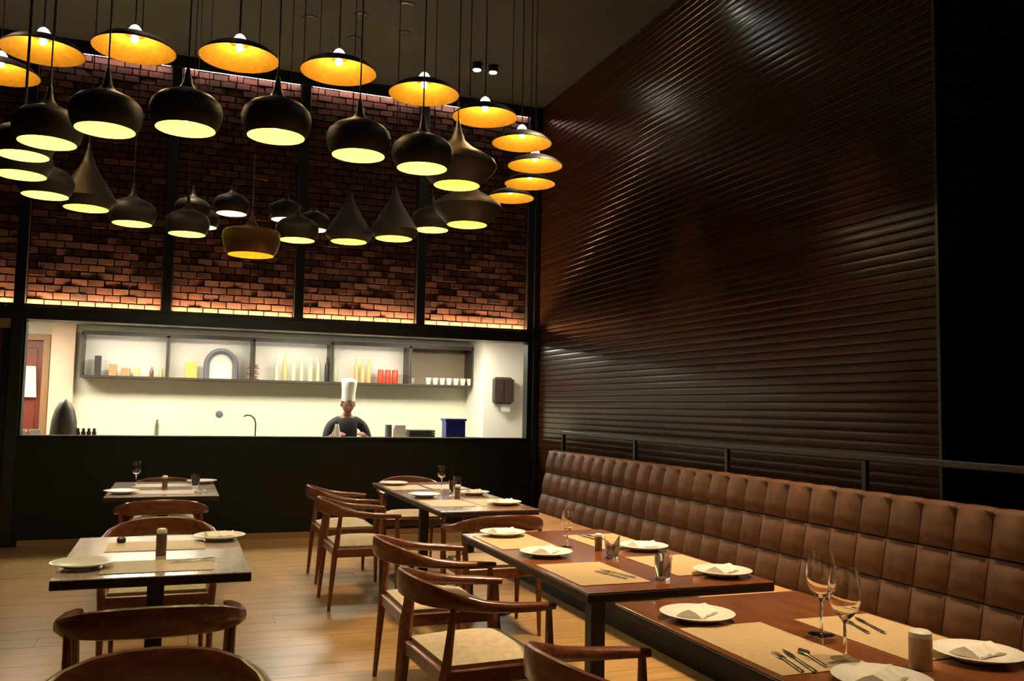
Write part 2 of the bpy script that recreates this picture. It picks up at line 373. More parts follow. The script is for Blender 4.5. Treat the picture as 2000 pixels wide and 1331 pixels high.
# slanted back carcass
A0, A1 = Vector((3.215, 0, 0.33)), Vector((3.345, 0, 1.00))
vs = []
for yy in (y0, y1):
    vs += [(A0.x, yy, A0.z), (3.62, yy, 0.0), (3.62, yy, 0.995), (A1.x+0.03, yy, 0.995), (3.215, yy, 0.0)]
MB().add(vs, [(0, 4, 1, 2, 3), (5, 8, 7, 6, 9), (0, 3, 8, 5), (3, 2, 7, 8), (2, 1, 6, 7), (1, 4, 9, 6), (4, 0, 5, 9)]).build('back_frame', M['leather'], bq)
def pillow(w_, h_, d_, rnd_top=False):
    n_ = 5; vs = []; fs = []
    for i in range(n_+1):
        for j in range(n_+1):
            u = i/n_; v = j/n_
            def e(t): return 1-(abs(2*t-1))**5
            dd = d_*min(e(u), 1)*min(e(v) if not (rnd_top and v > 0.5) else 1-(2*v-1)**4*0.35, 1)
            vs.append((-dd, (u-0.5)*w_, (v-0.5)*h_))
    N_ = n_+1
    for i in range(n_):
        for j in range(n_): fs.append((i*N_+j, i*N_+j+1, (i+1)*N_+j+1, (i+1)*N_+j))
    if rnd_top:   # cap rolling back over the ledge
        base = len(vs)
        roll = [(-0.016, 0.012), (0.004, 0.026), (0.035, 0.034), (0.080, 0.030), (0.112, 0.012), (0.116, -0.02)]; nr = len(roll)
        for i in range(N_):
            u = i/n_; e_ = 1-0.25*abs(2*u-1)**5
            for rx, rz_ in roll: vs.append((rx, (u-0.5)*w_, 0.5*h_+rz_*e_))
        for i in range(n_):
            fs.append((i*N_+n_, base+nr*i, base+nr*(i+1), (i+1)*N_+n_))
            for q in range(nr-1): fs.append((base+nr*i+q, base+nr*i+q+1, base+nr*(i+1)+q+1, base+nr*(i+1)+q))
    b = MB().add(vs, fs); me = b.mesh('pad', M['leather'], False); me.polygons.foreach_set('use_smooth', [True]*len(me.polygons)); return me
slope = (A1-A0); ang = math.atan2(slope.x, slope.z)
pm = pillow(cp-0.004, 0.191, 0.030); pt = pillow(cp-0.004, 0.185, 0.034, True)
for k in range(ncol):
    yy = y1-0.01-cp*(k+0.5)
    for zc, me in ((0.520, pm), (0.716, pm), (0.908, pt)):
        tt = (zc-0.33)/0.67; xx = A0.x+(A1.x-A0.x)*tt-0.003
        link('pad', me, bq, (xx, yy, zc), (0, ang, 0))

# black rail standing on the banquette
rl = thing('rail', 'thin black metal rail on short posts along the top of the banquette', 'rail', (3.5, 0, 1.008))
MB().box(-0.016, 0.016, 0.9, 7.87, 0.165, 0.198, 0.004).build('top_bar', M['blackmetal'], rl)
MB().box(-0.016, 0.016, 7.84, 7.87, 0.0, 0.165, 0.002).build('post', M['blackmetal'], rl)
for k, yy in enumerate((6.42, 5.125, 3.835, 2.54, 1.25)):
    MB().box(-0.013, 0.013, yy-0.016, yy+0.016, 0.001, 0.166, 0.003).build('post', M['blackmetal'], rl)

# ---------------------------------------------------------------- ceiling fittings
def spotlight(x, y, label, grp, power=L_SPOT, size=math.radians(46), color=(1, 0.72, 0.42), blend=0.6, tilt=(0, 0)):
    t = thing('ceiling_spotlight', label, 'spotlight', (x, y, ZC), group=grp)
    MB().lathe([(0.052, -0.07), (0.052, 0.0)], 16).build('housing', M['blackmetal'], t, True)
    MB().lathe([(0.001, -0.0745), (0.040, -0.0745), (0.040, -0.0705)], 16).build('lens', M['lens'], t)
    ld = bpy.data.lights.new('beam', 'SPOT'); ld.energy = power; ld.spot_size = size; ld.spot_blend = blend; ld.color = color; ld.shadow_soft_size = 0.04
    lo = bpy.data.objects.new('beam', ld); COL.objects.link(lo); lo.parent = t; lo.location = (0, 0, -0.085); lo.rotation_euler = (tilt[0], tilt[1], 0)
    return t
rows = [(8.65, 'farthest pair, left lamp', 'farthest pair, right lamp'), (6.76, 'second farthest pair, left lamp', 'second farthest pair, right lamp'),
        (4.70, 'middle pair, left lamp', 'middle pair, right lamp'), (3.30, 'fourth farthest pair, left lamp', 'fourth farthest pair, right lamp'), (1.60, 'nearest pair, left lamp', 'nearest pair, right lamp')]
for yy, la, lb in rows:
    spotlight(2.79, yy, 'small white ceiling spotlight over the banquette tables, '+la, 'twin ceiling spotlights', L_SPOT*{8.65: 0.8, 6.76: 1.3, 4.70: 2.0, 3.30: 1.7, 1.60: 0.8}[yy], tilt=(0, 0.15))
    spotlight(2.97, yy, 'small white ceiling spotlight over the banquette tables, '+lb, 'twin ceiling spotlights', L_SPOT*{8.65: 0.8, 6.76: 1.3, 4.70: 2.0, 3.30: 1.7, 1.60: 0.8}[yy], tilt=(0, 0.15))
for yy, lab in ((6.4, 'far'), (4.4, 'middle'), (2.5, 'near')):  # unseen spots added to brighten the banquette's top edge and the wall behind
    spotlight(3.43, yy, 'added unseen narrow spotlight straight above the %s part of the banquette back' % lab, 'added narrow spotlights over the banquette', L_SPOT*1.0, math.radians(34), blend=0.4)
for yy, lab in ((7.4, 'far left table'), (4.6, 'near left table'), (1.7, 'nearest chair')):
    spotlight(-0.1, yy, 'ceiling spotlight above the '+lab, 'single ceiling spotlights', L_SPOT*0.9, math.radians(42 if yy == 1.7 else 32))
spotlight(-1.8, 5.6, 'ceiling spotlight above the bare floor at the left', 'single ceiling spotlights', L_SPOT*0.9, math.radians(80))
for x, y, lab in ((0.99, 8.23, 'leftmost'), (1.43, 7.98, 'second from the left, nearer'), (1.46, 8.53, 'second from the left, farther'), (1.77, 7.61, 'nearest'), (1.90, 8.21, 'rightmost')):
    t = thing('ceiling_vent', 'small dark round fitting in the grey ceiling, %s of five' % lab, 'vent', (x, y, ZC), group='round ceiling fittings')
    MB().lathe([(0.055, -0.012), (0.07, -0.008), (0.07, 0.0)], 18).build('ring', M['blackmetal'], t, True)
    MB().lathe([(0.001, -0.014), (0.05, -0.0125)], 14).build('grille', M['backing'], t)

# ---------------------------------------------------------------- pendant lamps
PROF = {
 'wide': dict(out=[(0.180, 0.0), (0.178, 0.008), (0.140, 0.040), (0.085, 0.064), (0.040, 0.078), (0.026, 0.084)],
              inn=[(0.178, 0.001), (0.138, 0.034), (0.083, 0.057), (0.040, 0.070), (0.001, 0.074)],
              neck=[(0.030, 0.080), (0.028, 0.095), (0.018, 0.110), (0.005, 0.118)]),
 'fat': dict(out=[(0.115, 0.0), (0.127, 0.020), (0.137, 0.050), (0.140, 0.08), (0.131, 0.108), (0.105, 0.133), (0.066, 0.150), (0.034, 0.165), (0.018, 0.19), (0.012, 0.225)],
             inn=[(0.113, 0.001), (0.122, 0.020), (0.131, 0.050), (0.133, 0.08), (0.123, 0.105), (0.09, 0.128), (0.001, 0.142)], neck=[(0.012, 0.223), (0.009, 0.245), (0.005, 0.255)]),
 'cone': dict(out=[(0.119, 0.0), (0.150, 0.035), (0.158, 0.055), (0.145, 0.080), (0.100, 0.150), (0.060, 0.215), (0.034, 0.265), (0.020, 0.31), (0.013, 0.34)],
              inn=[(0.117, 0.001), (0.146, 0.036), (0.150, 0.055), (0.095, 0.14), (0.05, 0.20), (0.001, 0.22)], neck=[(0.013, 0.338), (0.009, 0.37), (0.005, 0.38)]),
 'stout': dict(out=[(0.119, 0.0), (0.150, 0.035), (0.190, 0.075), (0.205, 0.105), (0.195, 0.130), (0.140, 0.165), (0.080, 0.200), (0.040, 0.235), (0.022, 0.28), (0.014, 0.31)],
               inn=[(0.117, 0.001), (0.146, 0.035), (0.183, 0.075), (0.196, 0.105), (0.13, 0.155), (0.001, 0.18)], neck=[(0.014, 0.308), (0.010, 0.335), (0.005, 0.35)]),
 'barrel': dict(out=[(0.135, 0.0), (0.155, 0.03), (0.170, 0.09), (0.170, 0.135), (0.155, 0.150), (0.06, 0.165), (0.025, 0.20), (0.014, 0.24)],
                inn=[(0.133, 0.001), (0.150, 0.03), (0.162, 0.09), (0.150, 0.135), (0.001, 0.145)], neck=[(0.014, 0.238), (0.010, 0.265), (0.005, 0.275)]),
}
mesh_cache = {}
def pendant(kind, x, y, z, label, lining, power, color, grp, shade='shade', bulb='bulb', scale=1.0, neckm='blackmetal'):
    t = thing('pendant_lamp', label, 'pendant lamp', (x, y, z), group=grp)
    P = PROF[kind]; key = (kind, lining, shade, bulb, scale)
    if key not in mesh_cache:
        sc = lambda pr: [(a*scale, b*scale) for a, b in pr]
        bz = {'wide': 0.052, 'fat': 0.06, 'cone': 0.06, 'stout': 0.06, 'barrel': 0.05}[kind]
        mesh_cache[key] = (MB().lathe(sc(P['out']), 32, cap=False).mesh('shade', M[shade], True),
                           MB().lathe(sc(P['inn']), 32, cap=False).mesh('lining', M[lining], True),
                           MB().lathe(sc(P['neck']), 12, cap=False).mesh('neck', M[neckm], True),
                           MB().sphere((0, 0, bz*scale), (0.018 if kind == 'wide' else 0.026)*scale, 12, 8).mesh('bulb', M[bulb], True), bz)
    a, b, c, d, bz = mesh_cache[key]
    link('shade', a, t); link('lining', b, t); link('neck', c, t)
    bo = link('bulb', d, t)
    top = P['neck'][-1][1]*scale-0.004
    MB().tube([(0, 0, top), (0, 0, ZC-z-0.03)], 0.0035, 6).build('cord', M['cord'], t)
    MB().lathe([(0.04, ZC-z-0.03), (0.045, ZC-z-0.005), (0.045, ZC-z)], 14).build('ceiling_rose', M['blackmetal'], t)
    ld = bpy.data.lights.new('glow', 'POINT'); ld.energy = power; ld.color = color; ld.shadow_soft_size = 0.027*scale
    lo = bpy.data.objects.new('glow', ld); COL.objects.link(lo); lo.parent = t; lo.location = (0, 0, bz*scale-0.001)
    bo.visible_shadow = True
    lo.location = (0, 0, bz*scale-(0.020 if kind == 'wide' else 0.028)*scale-0.003); ld.shadow_soft_size = 0.003
    return t
GC = (1, 0.80, 0.42); YC = (1.0, 0.88, 0.55)
gold = [(-1.004, 5.43, 'cut by the left edge of the photo'), (-0.738, 4.99, 'second from the left'), (-0.261, 4.233, 'third from the left'), (0.188, 4.148, 'fourth from the left'),
        (0.641, 4.134, 'fifth from the left'), (1.094, 4.259, 'sixth from the left'), (1.494, 4.471, 'seventh from the left'), (1.851, 4.833, 'eighth from the left, top of the right-hand column'),
        (2.109, 5.256, 'second from the top of the right-hand column'), (2.25, 5.70, 'third from the top of the right-hand column'), (2.275, 6.158, 'lowest of the right-hand column')]
for i, (x, y, lab) in enumerate(gold):
    pendant('wide', x, y, 3.2 if i < 2 else 3.0, 'wide shallow pendant with glowing gold inside, '+lab, 'gold', L_GOLD, GC, 'gold-lined pendants of the outer ring', neckm='neck', scale=1.12 if i < 2 else 1.0)
green = [('fat', -0.572, 4.121, 'front arc, round shade second from the left'), ('fat', -0.327, 3.824, 'front arc, second round shade from its left'), ('fat', -0.025, 3.675, 'front arc, round shade in the middle of the left half'),
         ('fat', 0.32, 3.629, 'front arc, brightest round shade'), ('fat', 0.681, 3.761, 'front arc, round shade below the sixth gold lamp'), ('fat', 0.988, 3.846, 'front arc, round shade second from its right end'),
         ('stout', 1.285, 4.278, 'front arc, broad shade at its right end'), ('stout', 1.555, 4.945, 'broad shade below the column of gold lamps'), ('fat', 1.572, 5.81, 'back arc, first from its right end'),
         ('cone', 1.256, 5.569, 'back arc, cone shade second from the right'), ('cone', 1.007, 5.81, 'back arc, pointed cone shade third from the right'), ('fat', -0.701, 4.388, 'left side, upper of two at the photo edge'),
         ('fat', -0.77, 4.781, 'left side, lower of two at the photo edge'), ('fat', -0.718, 5.213, 'left side, third down'), ('cone', -0.543, 5.464, 'left side, fourth down'),
         ('fat', -0.319, 5.818, 'back arc, leftmost round shade'), ('fat', -0.002, 6.02, 'back arc, second from the left'), ('fat', 0.682, 5.911, 'back arc, just right of the bronze barrel lamp')]
for k, x, y, lab in green:
    pendant(k, x, y, {1.285: 2.554, 1.572: 2.63}.get(x, 2.5), 'black pendant glowing yellow green, '+lab, 'green', L_GREEN, YC, 'yellow-green pendants of the inner ring', bulb='bulbg', scale=0.92 if x == -0.701 else 1.0)
for x, y, lab in ((0.031, 7.45, 'leftmost'), (0.119, 7.85, 'second from the left, lower'), (0.318, 7.18, 'middle, highest'), (0.739, 7.23, 'fourth from the left'), (1.005, 7.55, 'rightmost')):
    pendant('fat', x, y, 2.9, 'small distant black pendant glowing cream, '+lab+' of the far group', 'cream', L_WHITE, (1, 0.92, 0.66), 'far cream pendants', bulb='bulbg')
pendant('barrel', 0.345, 5.2, 2.262, 'bronze barrel pendant glowing orange, lowest lamp of all', 'gold', 2.0, (1, 0.62, 0.22), None, shade='bronze', scale=0.95)

# ---------------------------------------------------------------- tables
def table(x0, x1, y0, y1, label, posts_y, wood='tablewood'):
    cx, cy = (x0+x1)/2, (y0+y1)/2; hx, hy = (x1-x0)/2, (y1-y0)/2
    t = thing('dining_table', label, 'table', (cx, cy, 0), group='restaurant dining tables')
    MB().box(-hx, hx, -hy, hy, 0.7445, 0.750, 0.0015).build('tabletop', M[wood], t)
    MB().box(-hx, hx, -hy, hy, 0.712, 0.7443, 0.003).build('edge_band', M['tableedge'], t)
    for py in posts_y:
        MB().box(-0.035, 0.035, py-0.035, py+0.035, 0.015, 0.70, 0.004).build('post', M['blackmetal'], t)
        MB().box(-0.18, 0.18, py-0.05, py+0.05, 0.70, 0.711).build('top_plate', M['blackmetal'], t)
        MB().box(-0.26, 0.26, py-0.18, py+0.18, 0.0, 0.0145, 0.003).build('base_plate', M['blackmetal'], t)
    return t
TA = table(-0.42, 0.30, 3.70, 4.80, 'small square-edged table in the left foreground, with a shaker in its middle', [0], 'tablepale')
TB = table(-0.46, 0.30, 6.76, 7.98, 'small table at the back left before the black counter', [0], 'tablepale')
TC = table(1.60, 2.28, 5.50, 7.65, 'long table farthest back beside the banquette', [-0.6, 0.6], 'tablemid')
TD = table(1.43, 2.25, 2.97, 4.52, 'orange lit table in the middle beside the banquette', [0.0])
TE = table(1.45, 2.22, 1.1, 2.80, 'dark red table in the right foreground beside the banquette', [0.1])

# ---------------------------------------------------------------- chairs
def make_chair(label):
    t = thing('dining_chair', label, 'chair', (0, 0, 0), group='wooden armchairs with curved crest rails')
    half = [(0.262, 0.235, 0.640), (0.280, 0.15, 0.645), (0.290, 0.03, 0.652), (0.286, -0.08, 0.664), (0.262, -0.17, 0.680), (0.215, -0.235, 0.694), (0.150, -0.278, 0.703), (0.075, -0.298, 0.708), (0, -0.303, 0.709)]
    sz = [(0.018, 0.014), (0.026, 0.018), (0.027, 0.020), (0.024, 0.024), (0.019, 0.033), (0.015, 0.042), (0.013, 0.048), (0.012, 0.050), (0.012, 0.051)]
    a = half+[(-p[0], p[1], p[2]) for p in half[-2::-1]]; b = sz+sz[-2::-1]
    # finer path
    pts = []; ss = []
    for i in range(len(a)-1):
        for q in (0, 0.5):
            pts.append(tuple(a[i][k]*(1-q)+a[i+1][k]*q for k in range(3))); ss.append(tuple(b[i][k]*(1-q)+b[i+1][k]*q for k in range(2)))
    pts.append(a[-1]); ss.append(b[-1])
    MB().sweep(pts, ss, 12).build('crest_rail', M['chairwood'], t, True)
    for s_ in (-1, 1):
        MB().tube([(s_*0.262, 0.225, 0.0), (s_*0.262, 0.222, 0.38), (s_*0.268, 0.215, 0.45), (s_*0.268, 0.21, 0.636)], [0.012, 0.021, 0.020, 0.013], 8).build('leg', M['chairwood'], t, True)
        MB().tube([(s_*0.235, -0.245, 0.0), (s_*0.235, -0.215, 0.38), (s_*0.245, -0.205, 0.45), (s_*0.255, -0.185, 0.664)], [0.012, 0.021, 0.020, 0.013], 8).build('leg', M['chairwood'], t, True)
        MB().box(s_*0.25-0.012, s_*0.25+0.012, -0.205, 0.215, 0.365, 0.425, 0.005).build('side_rail', M['chairwood'], t)
    MB().box(-0.25, 0.25, 0.205, 0.229, 0.365, 0.425, 0.005).build('front_rail', M['chairwood'], t)
    MB().box(-0.235, 0.235, -0.224, -0.200, 0.365, 0.425, 0.005).build('back_rail', M['chairwood'], t)
    # cushion, slightly domed
    n_ = 6; vs = []; fs = []
    for i in range(n_+1):
        for j in range(n_+1):
            u, v = i/n_, j/n_; e = (1-abs(2*u-1)**4)*(1-abs(2*v-1)**4)
            vs.append(((u-0.5)*0.476, (v-0.5)*0.405+0.005, 0.440+0.035*e))
    N_ = n_+1
    for i in range(n_):
        for j in range(n_): fs.append((i*N_+j, (i+1)*N_+j, (i+1)*N_+j+1, i*N_+j+1))
    nb = len(vs)
    vs += [(-0.232, -0.193, 0.405), (0.232, -0.193, 0.405), (0.232, 0.2, 0.405), (-0.232, 0.2, 0.405)]
    e0 = [i*N_ for i in range(N_)]; e1 = [n_*N_+j for j in range(N_)]; e2 = [i*N_+n_ for i in range(n_, -1, -1)]; e3 = [j for j in range(n_, -1, -1)]
    fs += [tuple([nb, nb+1]+e0[::-1]), tuple([nb+1, nb+2]+e1[::-1]), tuple([nb+2, nb+3]+e2[::-1]), tuple([nb+3, nb]+e3[::-1]), (nb+3, nb+2, nb+1, nb)]
    MB().add(vs, fs).build('seat', M['cushion'], t, True)
    return t
ch0 = make_chair('wooden armchair facing away at the near end of the left foreground table')
ch0.location = (-0.05, 3.42, 0)
index_kids()
H_ = -PI/2
for x, y, rz, lab in (
    (-0.06, 5.20, PI, 'wooden armchair at the far end of the left foreground table, arched back towards the counter'),
    (-0.08, 6.74, 0, 'wooden armchair facing away at the near end of the back left table'),
    (-0.08, 8.07, PI, 'wooden armchair at the far end of the back left table, by the counter'),
    (-0.03, 2.31, PI, 'brown curved chair back rising from the bottom left edge'),
    (1.27, 4.46, H_, 'wooden armchair at the middle table, the farther of two on its left'),
    (1.18, 3.53, H_+0.06, 'wooden armchair at the middle table, the nearer of two on its left'),
    (1.26, 2.28, H_+0.13, 'wooden armchair cut by the bottom edge, beside the right foreground table'),
    (1.32, 7.42, H_, 'wooden armchair on the left of the back right table, the farther one'),
    (1.27, 6.46, H_, 'wooden armchair on the left of the back right table, the nearer one'),
    (1.94, 5.46, 0, 'wooden armchair facing away at the near end of the back right table'),
    (2.02, 7.93, PI-0.1, 'wooden armchair at the far end of the back right table, arched back to the counter')):
    dup(ch0, (x, y, 0), rz, lab)

# ---------------------------------------------------------------- tableware
ZT = 0.7505
pl_out = [(0.001, 0.004), (0.055, 0.004), (0.06, 0.0), (0.066, 0.0), (0.072, 0.006), (0.118, 0.020), (0.121, 0.023), (0.116, 0.0245), (0.072, 0.012), (0.001, 0.009)]
plate_me = MB().lathe(pl_out, 28, cap=False).mesh('plate', M['china'], True)
def napkin_mesh():
    n_ = 10; vs = []; fs = []
    for i in range(n_+1):
        for j in range(5):
            u = i/n_-0.5; v = j/4-0.5
            z = 0.014+0.016*abs(math.sin(u*9+v*2))*(1-abs(v))+0.010*(1-4*v*v)
            vs.append((u*0.13, v*0.07*(1+0.5*abs(u)), z))
    for i in range(n_):
        for j in range(4): fs.append((i*5+j, (i+1)*5+j, (i+1)*5+j+1, i*5+j+1))
    k = len(vs); vs += [(x, y, 0.0125) for x, y, z in vs]
    for i in range(n_):
        for j in range(4): fs.append((k+i*5+j, k+i*5+j+1, k+(i+1)*5+j+1, k+(i+1)*5+j))
        fs.append((i*5, k+i*5, k+(i+1)*5, (i+1)*5)); fs.append((i*5+4, (i+1)*5+4, k+(i+1)*5+4, k+i*5+4))
    for j in range(4): fs.append((j, j+1, k+j+1, k+j)); fs.append((n_*5+j, k+n_*5+j, k+n_*5+j+1, n_*5+j+1))
    return MB().add(vs, fs).mesh('napkin', M['napkin'], True)
nap_me = napkin_mesh()
mat_me = {}
def placemat(x, y, lab, sx=0.30, sy=0.42):
    key = (sx, sy)
    if key not in mat_me: mat_me[key] = MB().box(-sx/2, sx/2, -sy/2, sy/2, 0, 0.002).mesh('placemat', M['mat'])
    return tag(link('placemat', mat_me[key], None, (x, y, ZT)), 'tan placemat '+lab, 'placemat', 'tan placemats')
def plate(x, y, lab, nap=0.4, z=0.002):
    tag(link('plate', plate_me, None, (x, y, ZT+z)), 'white round plate '+lab, 'plate', 'white plates')
    if nap is not None:
        tag(link('napkin', nap_me, None, (x, y, ZT+z+0.001), (0, 0, nap)), 'folded napkin on the plate '+lab, 'napkin', 'folded napkins')
def cut_mesh(kind):
    b = MB()
    b.sweep([(0, -0.10, 0.004), (0, -0.04, 0.004), (0, 0.02, 0.004)], [(0.006, 0.002), (0.005, 0.002), (0.003, 0.0018)], 6)
    if kind == 'fork':
        b.box(-0.009, 0.009, 0.02, 0.045, 0.002, 0.005)
        for q in (-0.0075, -0.0025, 0.0025, 0.0075): b.box(q-0.001, q+0.001, 0.045, 0.085, 0.002, 0.0045)
    else:
        b.sweep([(0, 0.02, 0.004), (0.001, 0.06, 0.004), (0.0, 0.105, 0.004)], [(0.004, 0.0015), (0.009, 0.001), (0.002, 0.001)], 6)
    return b.mesh(kind, M['steel'], True)
fork_me, knife_me = cut_mesh('fork'), cut_mesh('knife')
def cutlery(x, y, rz, lab, dy=0.045, z=0.0025):
    tag(link('fork', fork_me, None, (x, y, ZT+z), (0, 0, rz)), 'steel fork '+lab, 'fork', 'forks on placemats')
    c, s_ = math.cos(rz), math.sin(rz)
    tag(link('knife', knife_me, None, (x+c*dy, y+s_*dy, ZT+z), (0, 0, rz)), 'steel knife beside the fork '+lab, 'knife', 'knives on placemats')
def wineglass_mesh():
    o = [(0.034, 0.0), (0.034, 0.002), (0.006, 0.006), (0.004, 0.02), (0.004, 0.085), (0.010, 0.095), (0.030, 0.115), (0.039, 0.145), (0.037, 0.18), (0.031, 0.215)]
    i = [(0.030, 0.215), (0.0358, 0.18), (0.0378, 0.145), (0.029, 0.117), (0.010, 0.100), (0.0005, 0.098)]
    return MB().lathe(o+i, 20).mesh('wine_glass', M['glass'], True)
def tumbler_mesh():
    o = [(0.028, 0.0), (0.030, 0.004), (0.037, 0.10)]; i = [(0.0355, 0.10), (0.029, 0.012), (0.0005, 0.010)]
    return MB().lathe(o+i, 20).mesh('tumbler', M['glass'], True)
wg, tb = wineglass_mesh(), tumbler_mesh()
def wine(x, y, lab, s=1.0):
    o = tag(link('wine_glass', wg, None, (x, y, ZT)), 'clear stemmed wine glass '+lab, 'glass', 'wine glasses'); o.scale = (s, s, s)
def tumbler(x, y, lab): tag(link('tumbler', tb, None, (x, y, ZT)), 'clear glass tumbler '+lab, 'glass', 'tumblers')
def shaker(x, y, lab, h=0.115, r=0.021, m='brownglass', cat='shaker'):
    t = thing('shaker', lab, cat, (x, y, ZT))
    MB().lathe([(r*0.96, 0.0), (r, 0.004), (r, h*0.82)], 20).build('body', M[m], t, True)
    MB().lathe([(r*0.98, h*0.8205), (r*0.98, h*0.95), (r*0.75, h), (0.001, h)], 20).build('cap', M['wick'], t, True)
def smallpot(x, y, lab): tag(MB().lathe([(0.016, 0), (0.02, 0.01), (0.02, 0.022), (0.012, 0.030), (0.001, 0.031)], 14).build('sauce_pot', M['blackmetal'], None, True, (x, y, ZT)), lab, 'pot')

# left foreground table
placemat(-0.05, 3.92, 'at the near end of the left foreground table', 0.42, 0.28)
placemat(-0.07, 4.46, 'at the far end of the left foreground table', 0.42, 0.28)
plate(-0.335, 3.96, 'on the near left corner of the left foreground table', None)
plate(0.215, 4.60, 'on the far right corner of the left foreground table', 0.2)
cutlery(0.09, 4.03, -1.4, 'near the right front of the left foreground table')
shaker(-0.045, 4.19, 'slim brown shaker with a pale cap in the middle of the left foreground table', 0.115, 0.022)
smallpot(-0.225, 4.58, 'tiny black sauce pot at the far left of the left foreground table')
# back left table
placemat(-0.08, 7.05, 'at the near end of the back left table', 0.42, 0.28); placemat(-0.08, 7.62, 'at the far end of the back left table', 0.42, 0.28)
plate(-0.36, 7.0, 'on the near left corner of the back left table', None); plate(0.205, 7.80, 'on the far right corner of the back left table', None)
wine(-0.29, 7.60, 'on the left side of the back left table', 0.9); tumbler(0.15, 7.50, 'at the right of the back left table')
shaker(-0.075, 7.34, 'small brown shaker in the middle of the back left table', 0.10, 0.02)
cutlery(0.17, 7.05, 0.1, 'on the near right of the back left table')
# back right table
for yy, e in ((5.95, 'near'), (7.15, 'far')):
    placemat(1.77, yy, 'on the left side of the back right table, %s one' % e); placemat(2.11, yy, 'on the right side of the back right table, %s one' % e)
plate(1.73, 7.40, 'at the far left corner of the back right table', None); plate(1.73, 6.40, 'at the left middle of the back right table', None)
plate(2.15, 6.50, 'at the right middle of the back right table', 0.5); plate(2.14, 5.80, 'at the near right corner of the back right table', 0.3)
wine(2.02, 6.95, 'towards the far end of the back right table', 0.9); tumbler(2.17, 7.0, 'right of the wine glass on the back right table'); tumbler(2.02, 6.62, 'in the middle of the back right table')
shaker(1.94, 6.25, 'small brown shaker in the middle of the back right table', 0.10, 0.02)
# middle table
for x, yy, e in ((1.61, 4.20, 'far left'), (1.61, 3.32, 'near left'), (2.08, 4.10, 'far right'), (2.08, 3.40, 'near right')):
    placemat(x, yy, 'at the %s seat of the middle table' % e, 0.30, 0.46)
plate(1.62, 4.40, 'at the far left of the middle table', 0.3, 0.002); plate(1.60, 3.77, 'at the middle left of the middle table', 0.8, 0.0)
plate(2.13, 3.82, 'at the middle right of the middle table', 0.2, 0.0); plate(2.12, 3.14, 'at the near right corner of the middle table', 0.5, 0.002)
cutlery(1.66, 3.25, 0.3, 'at the near left of the middle table'); cutlery(2.02, 4.22, 0.1, 'at the far right of the middle table')
tumbler(1.83, 3.12, 'at the near end of the middle table'); tumbler(1.86, 3.62, 'in the middle of the middle table')
wine(1.80, 3.98, 'at the far end of the middle table', 0.8)
shaker(1.90, 3.84, 'small brown shaker near the far end of the middle table', 0.08, 0.018)
smallpot(2.06, 3.54, 'tiny black sauce pot on the right placemat of the middle table')
# right foreground table
for x, yy, e in ((1.62, 2.16, 'far left'), (2.05, 2.16, 'far right'), (1.62, 1.40, 'near left'), (2.05, 1.40, 'near right')):
    placemat(x, yy, 'at the %s seat of the right foreground table' % e, 0.30, 0.50)
plate(1.60, 2.51, 'at the far left corner of the right foreground table', 0.6, 0.0)
plate(2.10, 1.88, 'at the right edge of the right foreground table', 0.2, 0.002); plate(1.66, 1.77, 'at the bottom of the photo on the right foreground table', 0.5, 0.0)
cutlery(1.56, 2.01, -0.25, 'on the left placemat of the right foreground table', 0.035); cutlery(2.03, 2.28, -0.3, 'on the right placemat of the right foreground table', 0.05)
tag(link('spoon', MB().sweep([(0, -0.09, 0.004), (0, 0.02, 0.004), (0, 0.03, 0.005), (0, 0.05, 0.006), (0, 0.075, 0.005)], [(0.005, 0.002), (0.003, 0.002), (0.012, 0.002), (0.017, 0.002), (0.004, 0.002)], 8).mesh('spoon', M['steel'], True), None, (1.65, 2.02, ZT+0.0025), (0, 0, -0.25)), 'steel spoon right of the knife on the right foreground table', 'spoon')
wine(1.735, 1.985, 'nearest on the right foreground table', 1.15); wine(1.86, 2.23, 'behind the nearest one on the right foreground table', 1.15)
shaker(1.875, 1.86, 'stout beige ceramic candle pot with a pale top in the right foreground', 0.10, 0.030, 'ceramic', 'candle')

# ---------------------------------------------------------------- kitchen fittings
kc = thing('kitchen_counter', 'steel worktop just behind the kitchen hatch', 'counter', (1.2, 10.15, 0))
MB().box(-2.7, 2.55, -0.28, 0.28, 1.005, 1.035, 0.004).build('worktop', M['steel'], kc)
MB().box(-2.68, 2.53, -0.26, 0.20, 0.08, 1.004).build('cabinet', M['kwhite'], kc)
ZK = 1.0355
# wall cabinets, five in a row
xd = [-1.127, -0.156, 0.862, 1.855, 2.91, 3.80]; zt, zb = 2.255, 1.690; yf = 11.65
cabs = []
cl = ['leftmost, holding small boxes', 'second, holding a grey arch', 'third, filled with pale bottles', 'fourth, holding red tins', 'rightmost and unlit, holding a row of white cups']
for i in range(5):
    a, b = xd[i]+0.002, xd[i+1]-0.002; cx = (a+b)/2; hw = (b-a)/2; f = 0.028
    t = thing('wall_cabinet', 'open dark-framed kitchen wall cabinet, '+cl[i], 'cabinet', (cx, yf, zb), group='kitchen wall cabinets')
    D_ = KY-yf-0.002; h = zt-zb
    MB().box(-hw, hw, 0, D_, 0, f).build('shelf', M['cabframe'], t)
    MB().box(-hw, hw, 0, D_, h-f, h).box(-hw, hw, 0, 0.018, h-f-0.022, h-f).build('top', M['cabframe'], t)
    MB().box(-hw, -hw+f*.7, 0, D_, f, h-f).build('side', M['cabframe'], t); MB().box(hw-f*.7, hw, 0, D_, f, h-f).build('side', M['cabframe'], t)
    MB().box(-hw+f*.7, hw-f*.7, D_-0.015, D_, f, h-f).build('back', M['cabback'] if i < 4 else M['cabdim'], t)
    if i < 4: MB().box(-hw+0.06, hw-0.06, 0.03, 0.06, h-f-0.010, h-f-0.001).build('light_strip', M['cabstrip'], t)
ZS = zb+0.0285; YS = 11.80
